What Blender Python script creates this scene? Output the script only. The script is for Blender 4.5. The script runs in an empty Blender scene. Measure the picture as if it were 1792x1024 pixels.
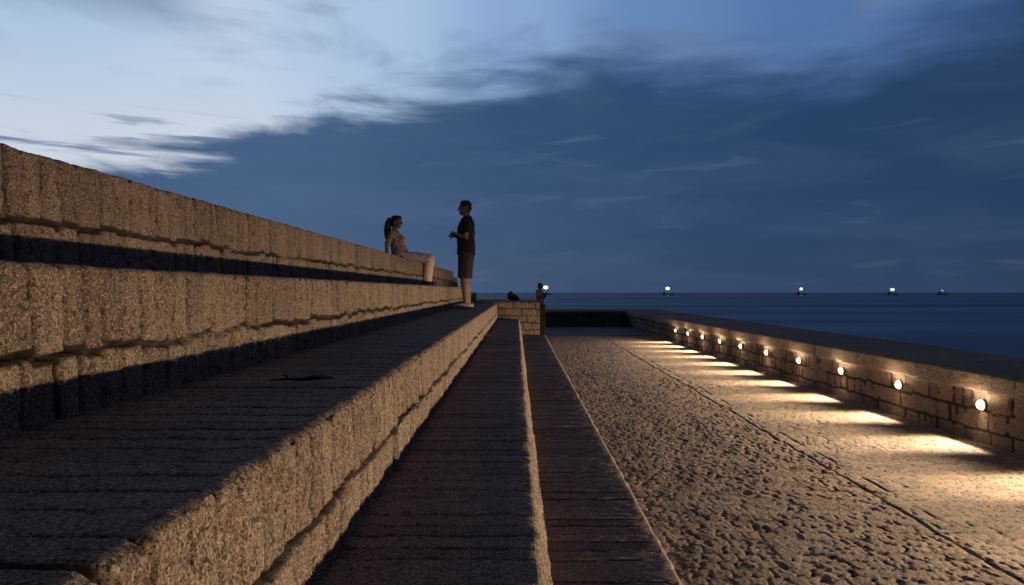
import bpy, bmesh, math, random
import numpy as np
from mathutils import Vector, Matrix

random.seed(5)
RNG = np.random.default_rng(11)
S = 1.2                     # all ground plan numbers below are in units of 1.2 m
sc = bpy.context.scene
COL = sc.collection
R = math.radians

# ------------------------------------------------------------------ helpers
def link(name, me, mat=None, parent=None):
    o = bpy.data.objects.new(name, me)
    COL.objects.link(o)
    if mat is not None and me is not None:
        me.materials.append(mat)
    if parent is not None:
        o.parent = parent
    return o

def tag(o, label=None, cat=None, group=None, kind=None):
    if label: o['label'] = label
    if cat: o['category'] = cat
    if group: o['group'] = group
    if kind: o['kind'] = kind
    return o

def empty(name, loc=(0, 0, 0), rz=0.0):
    o = bpy.data.objects.new(name, None)
    COL.objects.link(o)
    o.location = loc
    o.rotation_euler = (0, 0, rz)
    o.empty_display_size = .1
    return o

def raw_mesh(name, verts, quads, extra=None, attrs=None, smooth=True):
    """verts (n,3), quads (m,4) numpy; extra = list of ngons"""
    me = bpy.data.meshes.new(name)
    verts = np.asarray(verts, dtype=np.float32)
    quads = np.asarray(quads, dtype=np.int32)
    extra = extra or []
    me.vertices.add(len(verts))
    me.vertices.foreach_set('co', verts.ravel())
    nl = quads.size + sum(len(e) for e in extra)
    me.loops.add(nl)
    me.polygons.add(len(quads) + len(extra))
    li = quads.ravel()
    starts = np.arange(len(quads), dtype=np.int32) * 4
    tots = np.full(len(quads), 4, dtype=np.int32)
    p = quads.size
    for e in extra:
        li = np.concatenate([li, np.asarray(e, dtype=np.int32)])
        starts = np.append(starts, p); tots = np.append(tots, len(e)); p += len(e)
    me.loops.foreach_set('vertex_index', li.astype(np.int32))
    me.polygons.foreach_set('loop_start', starts.astype(np.int32))
    me.polygons.foreach_set('loop_total', tots.astype(np.int32))
    sm = np.full(len(quads) + len(extra), smooth)
    if extra: sm[len(quads):] = False
    me.polygons.foreach_set('use_smooth', sm)
    for k, a in (attrs or {}).items():
        at = me.attributes.new(k, 'FLOAT', 'POINT')
        at.data.foreach_set('value', np.asarray(a, dtype=np.float32).ravel())
    me.update(calc_edges=True)
    me.validate()
    return me

# ------------------------------------------------------------------ numpy noise
def h01(ix, iy, seed=0):
    with np.errstate(over='ignore'):
        h = (ix.astype(np.int64) * 374761393 + iy.astype(np.int64) * 668265263 + seed * 1442695041) & 0xFFFFFFFF
        h = ((h ^ (h >> 13)) * 1274126177) & 0xFFFFFFFF
        h = ((h ^ (h >> 16)) * 2246822519) & 0xFFFFFFFF
        h = h ^ (h >> 15)
    return (h & 0xFFFFFF) / float(0xFFFFFF)

def vn(x, y, seed=0):
    x = np.asarray(x, dtype=np.float64); y = np.asarray(y, dtype=np.float64)
    x, y = np.broadcast_arrays(x, y)
    ix = np.floor(x); iy = np.floor(y)
    fx = x - ix; fy = y - iy
    ix = ix.astype(np.int64); iy = iy.astype(np.int64)
    fx = fx * fx * fx * (fx * (fx * 6 - 15) + 10); fy = fy * fy * fy * (fy * (fy * 6 - 15) + 10)
    a = h01(ix, iy, seed); b = h01(ix + 1, iy, seed); c = h01(ix, iy + 1, seed); d = h01(ix + 1, iy + 1, seed)
    return (a * (1 - fx) + b * fx) * (1 - fy) + (c * (1 - fx) + d * fx) * fy * 1.0

def fbm(x, y, octs=4, seed=0, gain=.5):
    t = 0.; a = 1.; n = 0.
    for k in range(octs):
        t = t + a * (vn(x * 2.03 ** k + 17.3 * k, y * 2.03 ** k - 9.1 * k, seed + k) - .5)
        n += a; a *= gain
    return t / n * 2          # about -1..1

def rnd(i, seed):
    i = np.asarray(i, dtype=np.int64)
    return h01(i, i * 0 + 7, seed)

# ------------------------------------------------------------------ materials
def newmat(name):
    m = bpy.data.materials.new(name)
    m.use_nodes = True
    nt = m.node_tree
    b = nt.nodes['Principled BSDF']
    return m, nt, b

def N(nt, typ, **kw):
    n = nt.nodes.new(typ)
    for k, v in kw.items():
        if k.startswith('i_'):
            key = k[2:]
            key = int(key) if key.isdigit() else key
            n.inputs[key].default_value = v
        else:
            setattr(n, k, v)
    return n

def L(nt, a, b):
    nt.links.new(a, b)

def mixc(nt, fac, a, b, blend='MIX'):
    n = nt.nodes.new('ShaderNodeMix'); n.data_type = 'RGBA'; n.blend_type = blend
    for sock, v in ((n.inputs['Factor'], fac), (n.inputs[6], a), (n.inputs[7], b)):
        if isinstance(v, (int, float)): sock.default_value = v
        elif isinstance(v, tuple): sock.default_value = v if len(v) == 4 else (*v, 1)
        else: nt.links.new(v, sock)
    return n.outputs[2]

def mth(nt, op, a, b=None, c=None, clamp=False):
    n = nt.nodes.new('ShaderNodeMath'); n.operation = op; n.use_clamp = clamp
    for i, v in enumerate((a, b, c)):
        if v is None: continue
        if isinstance(v, (int, float)): n.inputs[i].default_value = v
        else: nt.links.new(v, n.inputs[i])
    return n.outputs[0]

def sstep(nt, x, lo, hi):
    n = nt.nodes.new('ShaderNodeMapRange'); n.interpolation_type = 'SMOOTHSTEP'
    nt.links.new(x, n.inputs[0])
    for i, v in ((1, lo), (2, hi)):
        if isinstance(v, (int, float)): n.inputs[i].default_value = v
        else: nt.links.new(v, n.inputs[i])
    n.inputs[3].default_value = 0; n.inputs[4].default_value = 1
    return n.outputs[0]

def stone_mat(name, lite, dark, speck=(.030, .024, .020), moss=(.022, .024, .013), bump=.8, sc1=1.0, rough=.85, spec=.3, tintw=.55, soil_shade=(.030, .023, .018)):
    m, nt, b = newmat(name)
    co = N(nt, 'ShaderNodeTexCoord').outputs['Object']
    def nz(s_, d_, r_=.5, dist=0.):
        n_ = N(nt, 'ShaderNodeTexNoise', i_Scale=s_ * sc1, i_Detail=d_, i_Roughness=r_, i_Distortion=dist); L(nt, co, n_.inputs['Vector']); return n_.outputs[0]
    n1 = nz(6.0, 5., .6); n2 = nz(120., 3., .75); n3 = nz(210., 2., .6, .8); n4 = nz(2.3, 3.); n5 = nz(38., 4., .7, .6)
    tint = N(nt, 'ShaderNodeAttribute', attribute_name='tint').outputs['Fac']
    jo = N(nt, 'ShaderNodeAttribute', attribute_name='moss').outputs['Fac']
    so_ = N(nt, 'ShaderNodeAttribute', attribute_name='soil_shade').outputs['Fac']
    f = mth(nt, 'ADD', n1, mth(nt, 'MULTIPLY', tint, tintw))
    c = mixc(nt, sstep(nt, f, .2, .95), lite, dark)
    c = mixc(nt, mth(nt, 'MULTIPLY', sstep(nt, n4, .45, .7), .35), c, (lite[0] * .62, lite[1] * .64, lite[2] * .60))
    mp_ = N(nt, 'ShaderNodeMapping'); mp_.inputs['Scale'].default_value = (14, 14, 1.6); L(nt, co, mp_.inputs[0])
    ns_ = N(nt, 'ShaderNodeTexNoise', i_Scale=1.0, i_Detail=4.0, i_Roughness=.65); L(nt, mp_.outputs[0], ns_.inputs['Vector'])
    c = mixc(nt, mth(nt, 'MULTIPLY', sstep(nt, ns_.outputs[0], .52, .72), .55), c, (.075, .055, .042))     # run-off stains
    c = mixc(nt, mth(nt, 'MULTIPLY', sstep(nt, ns_.outputs[0], .40, .26), .45), c, (.36, .30, .25))         # salt bloom
    # mineral grain: pale feldspar, dark biotite
    c = mixc(nt, mth(nt, 'MULTIPLY', sstep(nt, n2, .52, .64), .8), c, tuple(min(1, x * 1.9) for x in lite))
    c = mixc(nt, mth(nt, 'MULTIPLY', sstep(nt, n2, .48, .38), .8), c, tuple(x * .5 for x in dark))
    c = mixc(nt, mth(nt, 'MULTIPLY', sstep(nt, n3, .53, .59), .92), c, speck)
    pit = sstep(nt, n5, .57, .66)
    c = mixc(nt, mth(nt, 'MULTIPLY', pit, .75), c, speck)
    c = mixc(nt, mth(nt, 'MULTIPLY', sstep(nt, mth(nt, 'ADD', so_, mth(nt, 'MULTIPLY_ADD', n2, .5, -.25)), .25, .6), .9), c, soil_shade)  # joint dirt, its dark colour also standing in for shade in deep gaps
    ms = sstep(nt, mth(nt, 'ADD', jo, mth(nt, 'MULTIPLY', n2, .35)), .6, .95)
    c = mixc(nt, mth(nt, 'MULTIPLY', ms, .85), c, moss)
    L(nt, c, b.inputs['Base Color'])
    b.inputs['Roughness'].default_value = rough
    b.inputs['Specular IOR Level'].default_value = spec
    hsum = mth(nt, 'ADD', mth(nt, 'MULTIPLY', n2, .8), mth(nt, 'SUBTRACT', mth(nt, 'MULTIPLY', n3, -.3), mth(nt, 'MULTIPLY', pit, .7)))
    bp = N(nt, 'ShaderNodeBump', i_Strength=bump, i_Distance=.007)
    L(nt, hsum, bp.inputs['Height']); L(nt, bp.outputs[0], b.inputs['Normal'])
    return m

def plain(name, col, rough=.6, spec=.4, var=.25, scale=30, metal=0.0):
    m, nt, b = newmat(name)
    co = N(nt, 'ShaderNodeTexCoord').outputs['Object']
    n = N(nt, 'ShaderNodeTexNoise', i_Scale=float(scale), i_Detail=4.0); L(nt, co, n.inputs['Vector'])
    c = mixc(nt, n.outputs[0], tuple(x * (1 - var) for x in col), tuple(x * (1 + var) for x in col))
    L(nt, c, b.inputs['Base Color'])
    b.inputs['Roughness'].default_value = rough
    b.inputs['Specular IOR Level'].default_value = spec
    b.inputs['Metallic'].default_value = metal
    return m

def emit(name, col, st):
    m, nt, b = newmat(name)
    b.inputs['Base Color'].default_value = (*col, 1)
    b.inputs['Emission Color'].default_value = (*col, 1)
    b.inputs['Emission Strength'].default_value = st
    m.cycles.emission_sampling = 'NONE'
    return m

M_STEP = stone_mat('step_granite', (.275, .205, .155), (.175, .127, .098))
M_TREAD = M_STEP
M_WALL = stone_mat('parapet_granite', (.27, .20, .15), (.16, .12, .09))
M_COPE = stone_mat('coping_stone', (.27, .205, .155), (.16, .125, .095), bump=.8, sc1=.7)
M_COB = stone_mat('cobble_stone', (.32, .24, .18), (.20, .15, .12), bump=1.0, tintw=1.3)
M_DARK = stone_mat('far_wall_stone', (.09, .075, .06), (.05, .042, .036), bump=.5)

# ------------------------------------------------------------------ stone walls
def steps_along(t0, t1, dist, k=.0042, mn=.004, mx=.12):
    out = [t0]
    while out[-1] < t1 - 1e-6:
        out.append(min(t1, out[-1] + min(mx, max(mn, k * dist(out[-1])))))
    return np.array(out)

def joint_field(t, lo, hi, wmin, wmax, seed):
    r = np.random.default_rng(seed)
    js = [lo - .3]
    while js[-1] < hi + .5:
        w = r.uniform(wmin, wmax)
        if r.random() < .08: w *= 1.8
        js.append(js[-1] + w)
    js = np.array(js)
    i = np.clip(np.searchsorted(js, t), 1, len(js) - 1)
    dl = t - js[i - 1]; dr = js[i] - t
    near = np.where(dl < dr, i - 1, i)
    return i, np.minimum(dl, dr), near

def stone_run(root, T0, base, tdir, ndir, t0, t1, dist, segs, seed, k=.0042, mn=.004, backslope=0., zslope=0., xslope=0., cap=True, mx=.12, round_it=3):
    """segs: list of dicts {n0,z0,n1,z1,step,course,part,rough,joint,mat,w}; horizontal joints where course changes on a face."""
    pn, pz, pc, seg_i = [], [], [], []
    for si, s in enumerate(segs):
        ln = math.hypot(s['n1'] - s['n0'], s['z1'] - s['z0'])
        m = max(1, int(math.ceil(ln / s['step'])))
        for q in range(m if si < len(segs) - 1 else m + 1):
            f = q / m
            if s.get('grade'): f = 1 - (1 - f) ** s['grade']   # finer towards the far end
            pn.append(s['n0'] + (s['n1'] - s['n0']) * f); pz.append(s['z0'] + (s['z1'] - s['z0']) * f); seg_i.append(si)
    pn = np.array(pn); pz = np.array(pz); seg_i = np.array(seg_i)
    for _ in range(round_it):
        a = pn.copy(); c = pz.copy()
        pn[1:-1] = .5 * a[1:-1] + .25 * (a[:-2] + a[2:]); pz[1:-1] = .5 * c[1:-1] + .25 * (c[:-2] + c[2:])
    ds = np.hypot(np.diff(pn), np.diff(pz)); s_arr = np.concatenate([[0], np.cumsum(ds)])
    tn = np.gradient(pn); tz = np.gradient(pz); ll = np.hypot(tn, tz) + 1e-9
    nn, nz = -tz / ll, tn / ll                    # profile runs back -> edge -> down: outward normal
    t = steps_along(t0, t1, dist, k, mn, mx)
    TT, SS = np.meshgrid(t, s_arr, indexing='ij')
    disp = np.zeros_like(TT); tint = np.zeros_like(TT); moss = np.zeros_like(TT); soil_shade = np.zeros_like(TT)
    # course table
    courses = {}
    for si, s in enumerate(segs):
        courses.setdefault(s['course'], []).append(si)
    for c, sis in courses.items():
        cols = np.isin(seg_i, sis)
        w = segs[sis[0]]['w']
        wob = .012 * fbm(TT[:, cols] * 5, SS[:, cols] * 14 + 31 * c, 3, seed + 3) * segs[sis[-1]].get('wob', 1.)
        i, d, near = joint_field(TT[:, cols] + wob, t0, t1, w[0], w[1], seed + 101 * c)
        rough = np.array([segs[q]['rough'] for q in seg_i[cols]])[None, :]
        joint = np.array([segs[q]['joint'] for q in seg_i[cols]])[None, :]
        off = np.array([segs[q].get('off', .008) for q in seg_i[cols]])[None, :]
        # soften amplitude change across edges
        for arr in (rough, joint, off):
            kk = np.array([1, 2, 3, 2, 1.]) / 9
            arr[0] = np.convolve(np.pad(arr[0], 2, mode='edge'), kk, 'valid')
        jmn = np.array([segs[q].get('jmin', .20) for q in seg_i[cols]])[None, :]
        J = joint * (jmn + 1.2 * (1.2 - jmn) * rnd(near, seed + 5) ** 1.6) * (.55 + .9 * vn(near * 3.7, SS[:, cols] * 9, seed + 6))
        wd = .0034 + .0046 * rnd(near, seed + 5) ** 2
        wd = np.maximum(wd, .0009 * np.hypot(TT[:, cols], 1))
        dd = -J * np.exp(-(d / wd) ** 4) - joint * .02 * np.exp(-(d / .018) ** 2)
        soil_shade[:, cols] += 1.5 * np.exp(-(d / (wd * 1.15)) ** 4) * np.clip(J / (joint + 1e-6), 0, 1.)  # dirt and painted gap shade follow the upright joints
        dd += off * (rnd(i, seed + 9) * 2 - 1)
        sx, sy = TT[:, cols], SS[:, cols]
        dd += rough * (.55 * fbm(sx * 9, sy * 9, 3, seed + 20) + .75 * fbm(sx * 32, sy * 32, 3, seed + 24) + .35 * fbm(sx * 95, sy * 95, 2, seed + 28))
        pit = np.clip(fbm(sx * 24, sy * 18, 3, seed + 33) - .32, 0, 1)
        dd -= rough * 2.4 * pit
        disp[:, cols] += dd
        tint[:, cols] = rnd(i, seed + 12) * 2 - 1
        moss[:, cols] += .28 * np.exp(-(d / .010) ** 2) * (rnd(near, seed + 14) > .55)
    # horizontal joints
    for si in range(1, len(segs)):
        a, b_ = segs[si - 1], segs[si]
        if a['course'] != b_['course'] and not b_.get('nohj'):
            k0 = int(np.argmax(seg_i == si)); s0 = s_arr[k0]
            i, d, near = joint_field(t, t0, t1, a['w'][0], a['w'][1], seed + 101 * a['course'])
            lin = s0 + .014 * (rnd(i, seed + 40 + si) * 2 - 1) + .012 * fbm(t * 4, t * 0, 3, seed + 41)
            e = np.abs(SS - lin[:, None])
            st = (.45 + .9 * np.clip(vn(t * 2.1, t * 0 + si, seed + 43), 0, 1))[:, None]
            hj = b_.get('hj', .022)
            disp -= hj * st * np.exp(-(e / (.0085 * b_.get('hw', 1))) ** 4)
            soil_shade += 1.1 * np.clip(st * 1.4 - .3, 0, 1) * np.exp(-(e / .014) ** 2)
            moss += .85 * st * np.exp(-(e / .02) ** 2) * np.clip(vn(t * 3.3, t * 0 + 3, seed + 44)[:, None] * 1.7 - .45, 0, 1)
    # chipped arrises
    for si in range(1, len(segs)):
        a, b_ = segs[si - 1], segs[si]
        if b_.get('arris'):
            k0 = int(np.argmax(seg_i == si)); e = np.abs(SS - s_arr[k0])
            ch = np.clip(fbm(t * 11, t * 0 + si, 4, seed + 51) + .15, 0, 1)[:, None]
            disp -= b_['arris'] * (.35 + ch) * np.exp(-(e / .012) ** 2)
    scale_back = 1 + backslope * t[:, None]
    PN = np.where(pn[None, :] < -.05, pn[None, :] * scale_back, pn[None, :]) + disp * nn[None, :]
    PZ = pz[None, :] + disp * nz[None, :]
    td = np.array(tdir, dtype=float); nd = np.array(ndir, dtype=float)
    P = np.array(base)[None, None, :] + TT[..., None] * td + PN[..., None] * nd
    P[..., 2] += PZ + zslope * TT
    P += (xslope * TT)[..., None] * nd
    nt_, ns = TT.shape
    # split into parts
    parts = {}
    for si, s in enumerate(segs): parts.setdefault(s['part'], []).append(si)
    made = {}
    for pname, sis in parts.items():
        cs = np.where(np.isin(seg_i, sis))[0]
        c0, c1 = cs.min(), cs.max()
        c1 = min(c1 + 1, ns - 1) if c1 < ns - 1 else c1
        sub = P[:, c0:c1 + 1].reshape(-1, 3)
        w_ = c1 - c0 + 1
        ii = np.arange(nt_ - 1)[:, None] * w_ + np.arange(w_ - 1)[None, :]
        q = np.stack([ii, ii + 1, ii + w_ + 1, ii + w_], -1).reshape(-1, 4)
        me = raw_mesh(pname, sub, q, None, {'tint': tint[:, c0:c1 + 1], 'moss': moss[:, c0:c1 + 1], 'soil_shade': soil_shade[:, c0:c1 + 1]})
        made[pname] = link(pname, me, segs[sis[-1]]['mat'], root)
    if cap:
        first = list(parts)[0]
        zmin = pz.min(); nmin = pn.min()
        for row in (0, nt_ - 1):
            loop = [tuple(v) for v in P[row]]
            corner = np.array(base) + t[row] * td + nd * (nmin * (1 + backslope * t[row]) + xslope * t[row]); corner[2] += zmin + zslope * t[row]
            loop.append(tuple(corner))
            me = raw_mesh('end_face', np.array(loop), np.zeros((0, 4), int), [list(range(len(loop)))], {'tint': np.zeros(len(loop)), 'moss': np.zeros(len(loop))}, False)
            made['end%d' % row] = link('end_face', me, segs[-1]['mat'], root)
    return made

def step_tier(label, a, b, c, e, h, W, t1, seed, split=.58, cham=0., rk=1., batter=.012, base_mat=M_STEP, t0=-2.4, one=False, tstep=.012):
    """one granite step: tread of long bars, face of two courses of upright blocks"""
    a, c, h, W = a * S, c * S, h * S, W * S
    root = empty('stone_step', (0, 0, 0))
    segs = [dict(n0=-W, z0=0, n1=0, z1=0, step=tstep, course=0, part='tread', rough=.0024, joint=.017, off=.0016, jmin=.6, mat=M_TREAD, w=(.078, .112), wob=.6),
            dict(n0=0, z0=0, n1=batter * split, z1=-h * split, step=.0072, course=0, part='upper_course', rough=.0075, joint=.045, jmin=.40, off=.0035, mat=base_mat, w=(.078, .112), arris=.007)]
    if cham:
        segs[0]['n1'] = -cham * .8
        segs[1].update(z0=-cham)
        segs.insert(1, dict(n0=-cham * .8, z0=0, n1=0, z1=-cham, step=.005, course=0, part='upper_course', rough=.0055 * rk, joint=.02, off=.006 * rk, mat=base_mat, w=(.078, .112)))
        segs[2]['arris'] = 0
    if not one:
        segs.append(dict(n0=batter * split, z0=-h * split, n1=batter, z1=-h - .05, step=.0072, course=1, part='lower_course', rough=.007, joint=.05, jmin=.48, off=.006, mat=base_mat, w=(.07, .135), hj=.045))
    else:
        segs[1].update(z1=-h - .05, n1=batter)
    off = max(.3, abs(a))
    made = stone_run(root, None, (a, 0, c), (0, 1, 0), (1, 0, 0), t0, t1, lambda y: math.hypot(y, off) if y > -.2 else .5 + abs(y) * 4, segs, seed, zslope=e, xslope=b)
    return root

GST = 'granite steps along the promenade'
CUT = {}
specs = [
 ('highest granite step at far left, the one the woman is sitting on', -1.47, .0087, .42, .004, .366, 1.10, 18.66, 101, dict()),
 ('granite step with a shadow band above it, directly below the highest step', -.926, .0090, .054, .0030, .314, .60, 14.4, 202, dict()),
 ('broad dark granite step the man stands on, its rough lit face nearest the camera', -.388, .0083, -.26, .004, .30, .60, 15.6, 303, dict(batter=.014)),
 ('dark granite step with wavy lit edge, second from the cobbles', .056, .0062, -.56, .004, .30, .50, 15.6, 404, dict(batter=.06, cham=.018)),
 ('lowest granite step with thin lit edge beside the cobbles', 0.48, .0116, -.848, .004, .30, .50, 15.45, 505, dict(batter=.03, cham=.022, rk=.4)),
]
for lab, a, b, c, e, h, W, t1, sd, kw in specs:
    r = step_tier(lab, a, b, c, e, h, W, t1, sd, **kw)
    tag(r, lab, 'stone step', GST)
# low leftover courses where the two upper steps break off
r = step_tier('', -.93, .009, -.05, .003, .18, .60, 18.3, 606, one=True, t0=14.42)
r.name = 'stone_kerb'; tag(r, 'low broken end of stone course just behind the standing man', 'stone kerb', 'low stone ends of the upper steps')
r = step_tier('', -1.46, .0087, .29, .004, .24, 1.10, 19.9, 707, one=True, t0=18.68)
r.name = 'stone_kerb'; tag(r, 'low stone end piece where the highest step breaks off', 'stone kerb', 'low stone ends of the upper steps')

# end block closing off the lower steps
root = empty('stone_block')
segs = [dict(n0=-5.2, z0=0, n1=0, z1=0, step=.06, course=0, part='top_slab', rough=.003, joint=.006, off=.003, mat=M_TREAD, w=(.3, .5))]
zz = 0
for q, hh in enumerate((.165, .16, .155, .165, .16, .155, .16, .16)):
    segs.append(dict(n0=0, z0=zz, n1=0, z1=zz - hh, step=.014, course=q + 1, part='stone_facing', rough=.006, joint=.02, jmin=.5, off=.008, mat=M_WALL, w=(.15, .23), hj=.022, arris=.008 if q == 0 else 0))
    zz -= hh
stone_run(root, None, (0, 15.62, -.205), (1, 0, 0), (0, -1, 0), -2.9, .53 * S, lambda x: 3.2, segs, 808, mx=.03)
tag(root, 'squared stone block wall closing off the end of the lower steps', 'stone block')

# right parapet
WX, WB = 3.477 * S, .011
root = empty('parapet_wall')
segs = [dict(n0=-1.073 * S, z0=-5.3, n1=-1.073 * S, z1=0, step=.4, course=5, part='sea_face', rough=.006, joint=.01, mat=M_DARK, w=(.4, .7), nohj=1),
        dict(n0=-1.073 * S, z0=0, n1=.065, z1=0, step=.035, course=0, part='coping', rough=.004, joint=.004, off=.002, mat=M_COPE, w=(.9, 1.5), nohj=1),
        dict(n0=.065, z0=0, n1=.065, z1=-.175, step=.011, course=0, part='coping', rough=.006, joint=.004, off=.002, mat=M_COPE, w=(.9, 1.5), arris=.012, nohj=1),
        dict(n0=.065, z0=-.175, n1=0, z1=-.185, step=.011, course=0, part='coping', rough=.004, joint=.004, off=.002, mat=M_COPE, w=(.9, 1.5), nohj=1),
        dict(n0=0, z0=-.185, n1=0, z1=-.36, step=.011, course=1, part='stone_facing', rough=.006, joint=.03, jmin=.4, off=.005, mat=M_WALL, w=(.085, .17), nohj=1),
        dict(n0=0, z0=-.36, n1=0, z1=-.54, step=.011, course=2, part='stone_facing', rough=.006, joint=.03, jmin=.4, off=.005, mat=M_WALL, w=(.085, .17), hj=.02),
        dict(n0=0, z0=-.54, n1=.0, z1=-.74, step=.011, course=3, part='stone_facing', rough=.006, joint=.03, jmin=.4, off=.005, mat=M_WALL, w=(.085, .17), hj=.02)]
stone_run(root, None, (WX, 0, -.59 * S), (0, 1, 0), (-1, 0, 0), -4.5, 24.4 * S, lambda y: math.hypot(max(y, 0), 4.2), segs, 909, k=.0042, mn=.012, backslope=.014 / 1.073 / S, xslope=-WB)
tag(root, 'long low stone parapet with thick coping and lit lamps beside the sea', 'parapet wall')

# far parapet
root = empty('parapet_wall')
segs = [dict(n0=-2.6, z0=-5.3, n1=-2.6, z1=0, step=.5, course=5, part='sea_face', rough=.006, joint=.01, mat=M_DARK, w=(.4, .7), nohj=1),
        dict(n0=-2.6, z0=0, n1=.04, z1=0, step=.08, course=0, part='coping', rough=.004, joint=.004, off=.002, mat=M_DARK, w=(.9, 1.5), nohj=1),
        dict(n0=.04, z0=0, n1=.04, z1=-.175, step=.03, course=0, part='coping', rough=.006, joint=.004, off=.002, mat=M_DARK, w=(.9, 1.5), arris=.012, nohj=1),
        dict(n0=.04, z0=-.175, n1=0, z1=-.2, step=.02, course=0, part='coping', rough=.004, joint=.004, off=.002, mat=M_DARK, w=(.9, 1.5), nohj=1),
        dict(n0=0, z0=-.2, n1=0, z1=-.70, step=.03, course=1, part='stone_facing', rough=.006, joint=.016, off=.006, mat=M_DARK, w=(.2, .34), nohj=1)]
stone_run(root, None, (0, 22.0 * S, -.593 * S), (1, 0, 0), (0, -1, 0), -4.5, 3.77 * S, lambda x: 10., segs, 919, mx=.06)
tag(root, 'unlit dark stone parapet crossing the far end of the promenade', 'parapet wall')

# dark post beside the block
def box_bm(bm, c, d, bev=0.0, rot=None):
    r = bmesh.ops.create_cube(bm, size=1.0)
    for v in r['verts']:
        v.co = Vector((v.co.x * d[0], v.co.y * d[1], v.co.z * d[2]))
        if rot is not None: v.co = rot @ v.co
        v.co += Vector(c)
    if bev > 0:
        es = list({e for v in r['verts'] for e in v.link_edges})
        bmesh.ops.bevel(bm, geom=es, offset=bev, segments=2, affect='EDGES', profile=.6)

def bm_mesh(name, bm, smooth=False):
    me = bpy.data.meshes.new(name)
    bmesh.ops.recalc_face_normals(bm, faces=bm.faces[:])
    bm.to_mesh(me); bm.free()
    if smooth:
        me.polygons.foreach_set('use_smooth', [True] * len(me.polygons))
    return me

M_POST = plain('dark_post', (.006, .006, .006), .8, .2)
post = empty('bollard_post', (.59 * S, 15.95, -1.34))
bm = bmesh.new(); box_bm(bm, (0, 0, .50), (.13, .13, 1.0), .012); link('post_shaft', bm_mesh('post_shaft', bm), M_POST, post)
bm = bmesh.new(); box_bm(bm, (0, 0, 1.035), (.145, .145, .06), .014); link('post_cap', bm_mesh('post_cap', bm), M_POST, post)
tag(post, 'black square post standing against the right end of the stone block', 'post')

# ------------------------------------------------------------------ promenade
def prom_z(y): return -1.15 * S + .003 * y
def promenade():
    y = [-4.5]
    while y[-1] < 20.9:
        yy = y[-1]
        y.append(yy + (.03 if yy < 2.7 else max(.008, .0028 * yy)))
    y = np.array(y)
    nx = 460
    u = np.linspace(0, 1, nx)
    xl = .48 * S + .0116 * y - .08; xr = WX + WB * y + .06
    X = xl[:, None] + (xr - xl)[:, None] * u[None, :]
    Y = np.repeat(y[:, None], nx, 1)
    cs = .098
    gx = X / cs + .35 * fbm(X * 1.3, Y * 1.3, 2, 61); gy = Y / (cs * 1.05) + .35 * fbm(X * 1.3, Y * 1.3, 2, 67)
    gx = gx + .5 * (np.floor(gy) % 2)
    f1 = np.full(X.shape, 9.); f2 = np.full(X.shape, 9.); f3 = np.full(X.shape, 9.); cid = np.zeros(X.shape)
    ix = np.floor(gx).astype(np.int64); iy = np.floor(gy).astype(np.int64)
    for di in (-1, 0, 1):
        for dj in (-1, 0, 1):
            cx, cy = ix + di, iy + dj
            px = cx + .5 + (h01(cx, cy, 71) - .5) * .62; py = cy + .5 + (h01(cx, cy, 73) - .5) * .62
            d = np.maximum(np.abs(px - gx), np.abs(py - gy)) * .5 + np.hypot(px - gx, py - gy) * .5
            hh = h01(cx, cy, 79)
            m1 = d < f1
            f3 = np.where(m1, f2, np.where(d < f2, f2, np.minimum(f3, d)))
            f2 = np.where(m1, f1, np.minimum(f2, d)); cid = np.where(m1, hh, cid); f1 = np.where(m1, d, f1)
    g = np.clip((f2 - f1) / .22, 0, 1); g = g * g * (3 - 2 * g)
    pitm = np.clip(1 - (f3 - f1) / .30, 0, 1)
    seam = 1.975 * S + .0155 * Y
    right = 1 / (1 + np.exp(-(X - seam - .07) / .03))
    pat = vn(X * .9, Y * .9, 83)
    amp = (1 - .55 * right) * (.42 + .45 * pat)
    Z = prom_z(Y) + amp * (.0056 * g * np.clip(vn(X * 6, Y * 6, 84) * 2.2 - .5, 0, 1) + .0050 * (cid * 2 - 1) - .020 * pitm ** 1.5 * (vn(X * 5, Y * 5, 85) > .40))
    Z += amp * (.0026 * fbm(X * 30, Y * 30, 3, 87) + .0040 * fbm(X * 80, Y * 80, 2, 88)) + .009 * fbm(X * 1.1, Y * .8, 3, 89)
    Z -= .045 * amp * np.clip(fbm(X * 17, Y * 12, 3, 95) - .34, 0, 1)
    sw = .020 * fbm(Y * 5, Y * 0, 4, 91)
    j1 = np.exp(-((X - seam - sw) / .012) ** 2); j2 = np.exp(-((X - seam - .135 - sw * .7) / .013) ** 2)
    Z -= .013 * j1 * (.55 + .6 * vn(X * 0, Y * 5, 93)) + .008 * j2 * np.clip(vn(X * 0 + 5, Y * 5, 94) * 2 - .7, 0, 1)
    V = np.stack([X, Y, Z], -1).reshape(-1, 3)
    ny = len(y)
    ii = np.arange(ny - 1)[:, None] * nx + np.arange(nx - 1)[None, :]
    q = np.stack([ii, ii + 1, ii + nx + 1, ii + nx], -1).reshape(-1, 4)
    me = raw_mesh('promenade', V, q, None, {'tint': cid * 2 - 1, 'moss': (1 - g) * .25, 'soil_shade': .30 * (1 - g) + .45 * pitm + 0.2 * (j1 + j2)})
    o = link('promenade', me, M_COB)
    tag(o, kind='structure')
promenade()

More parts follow.
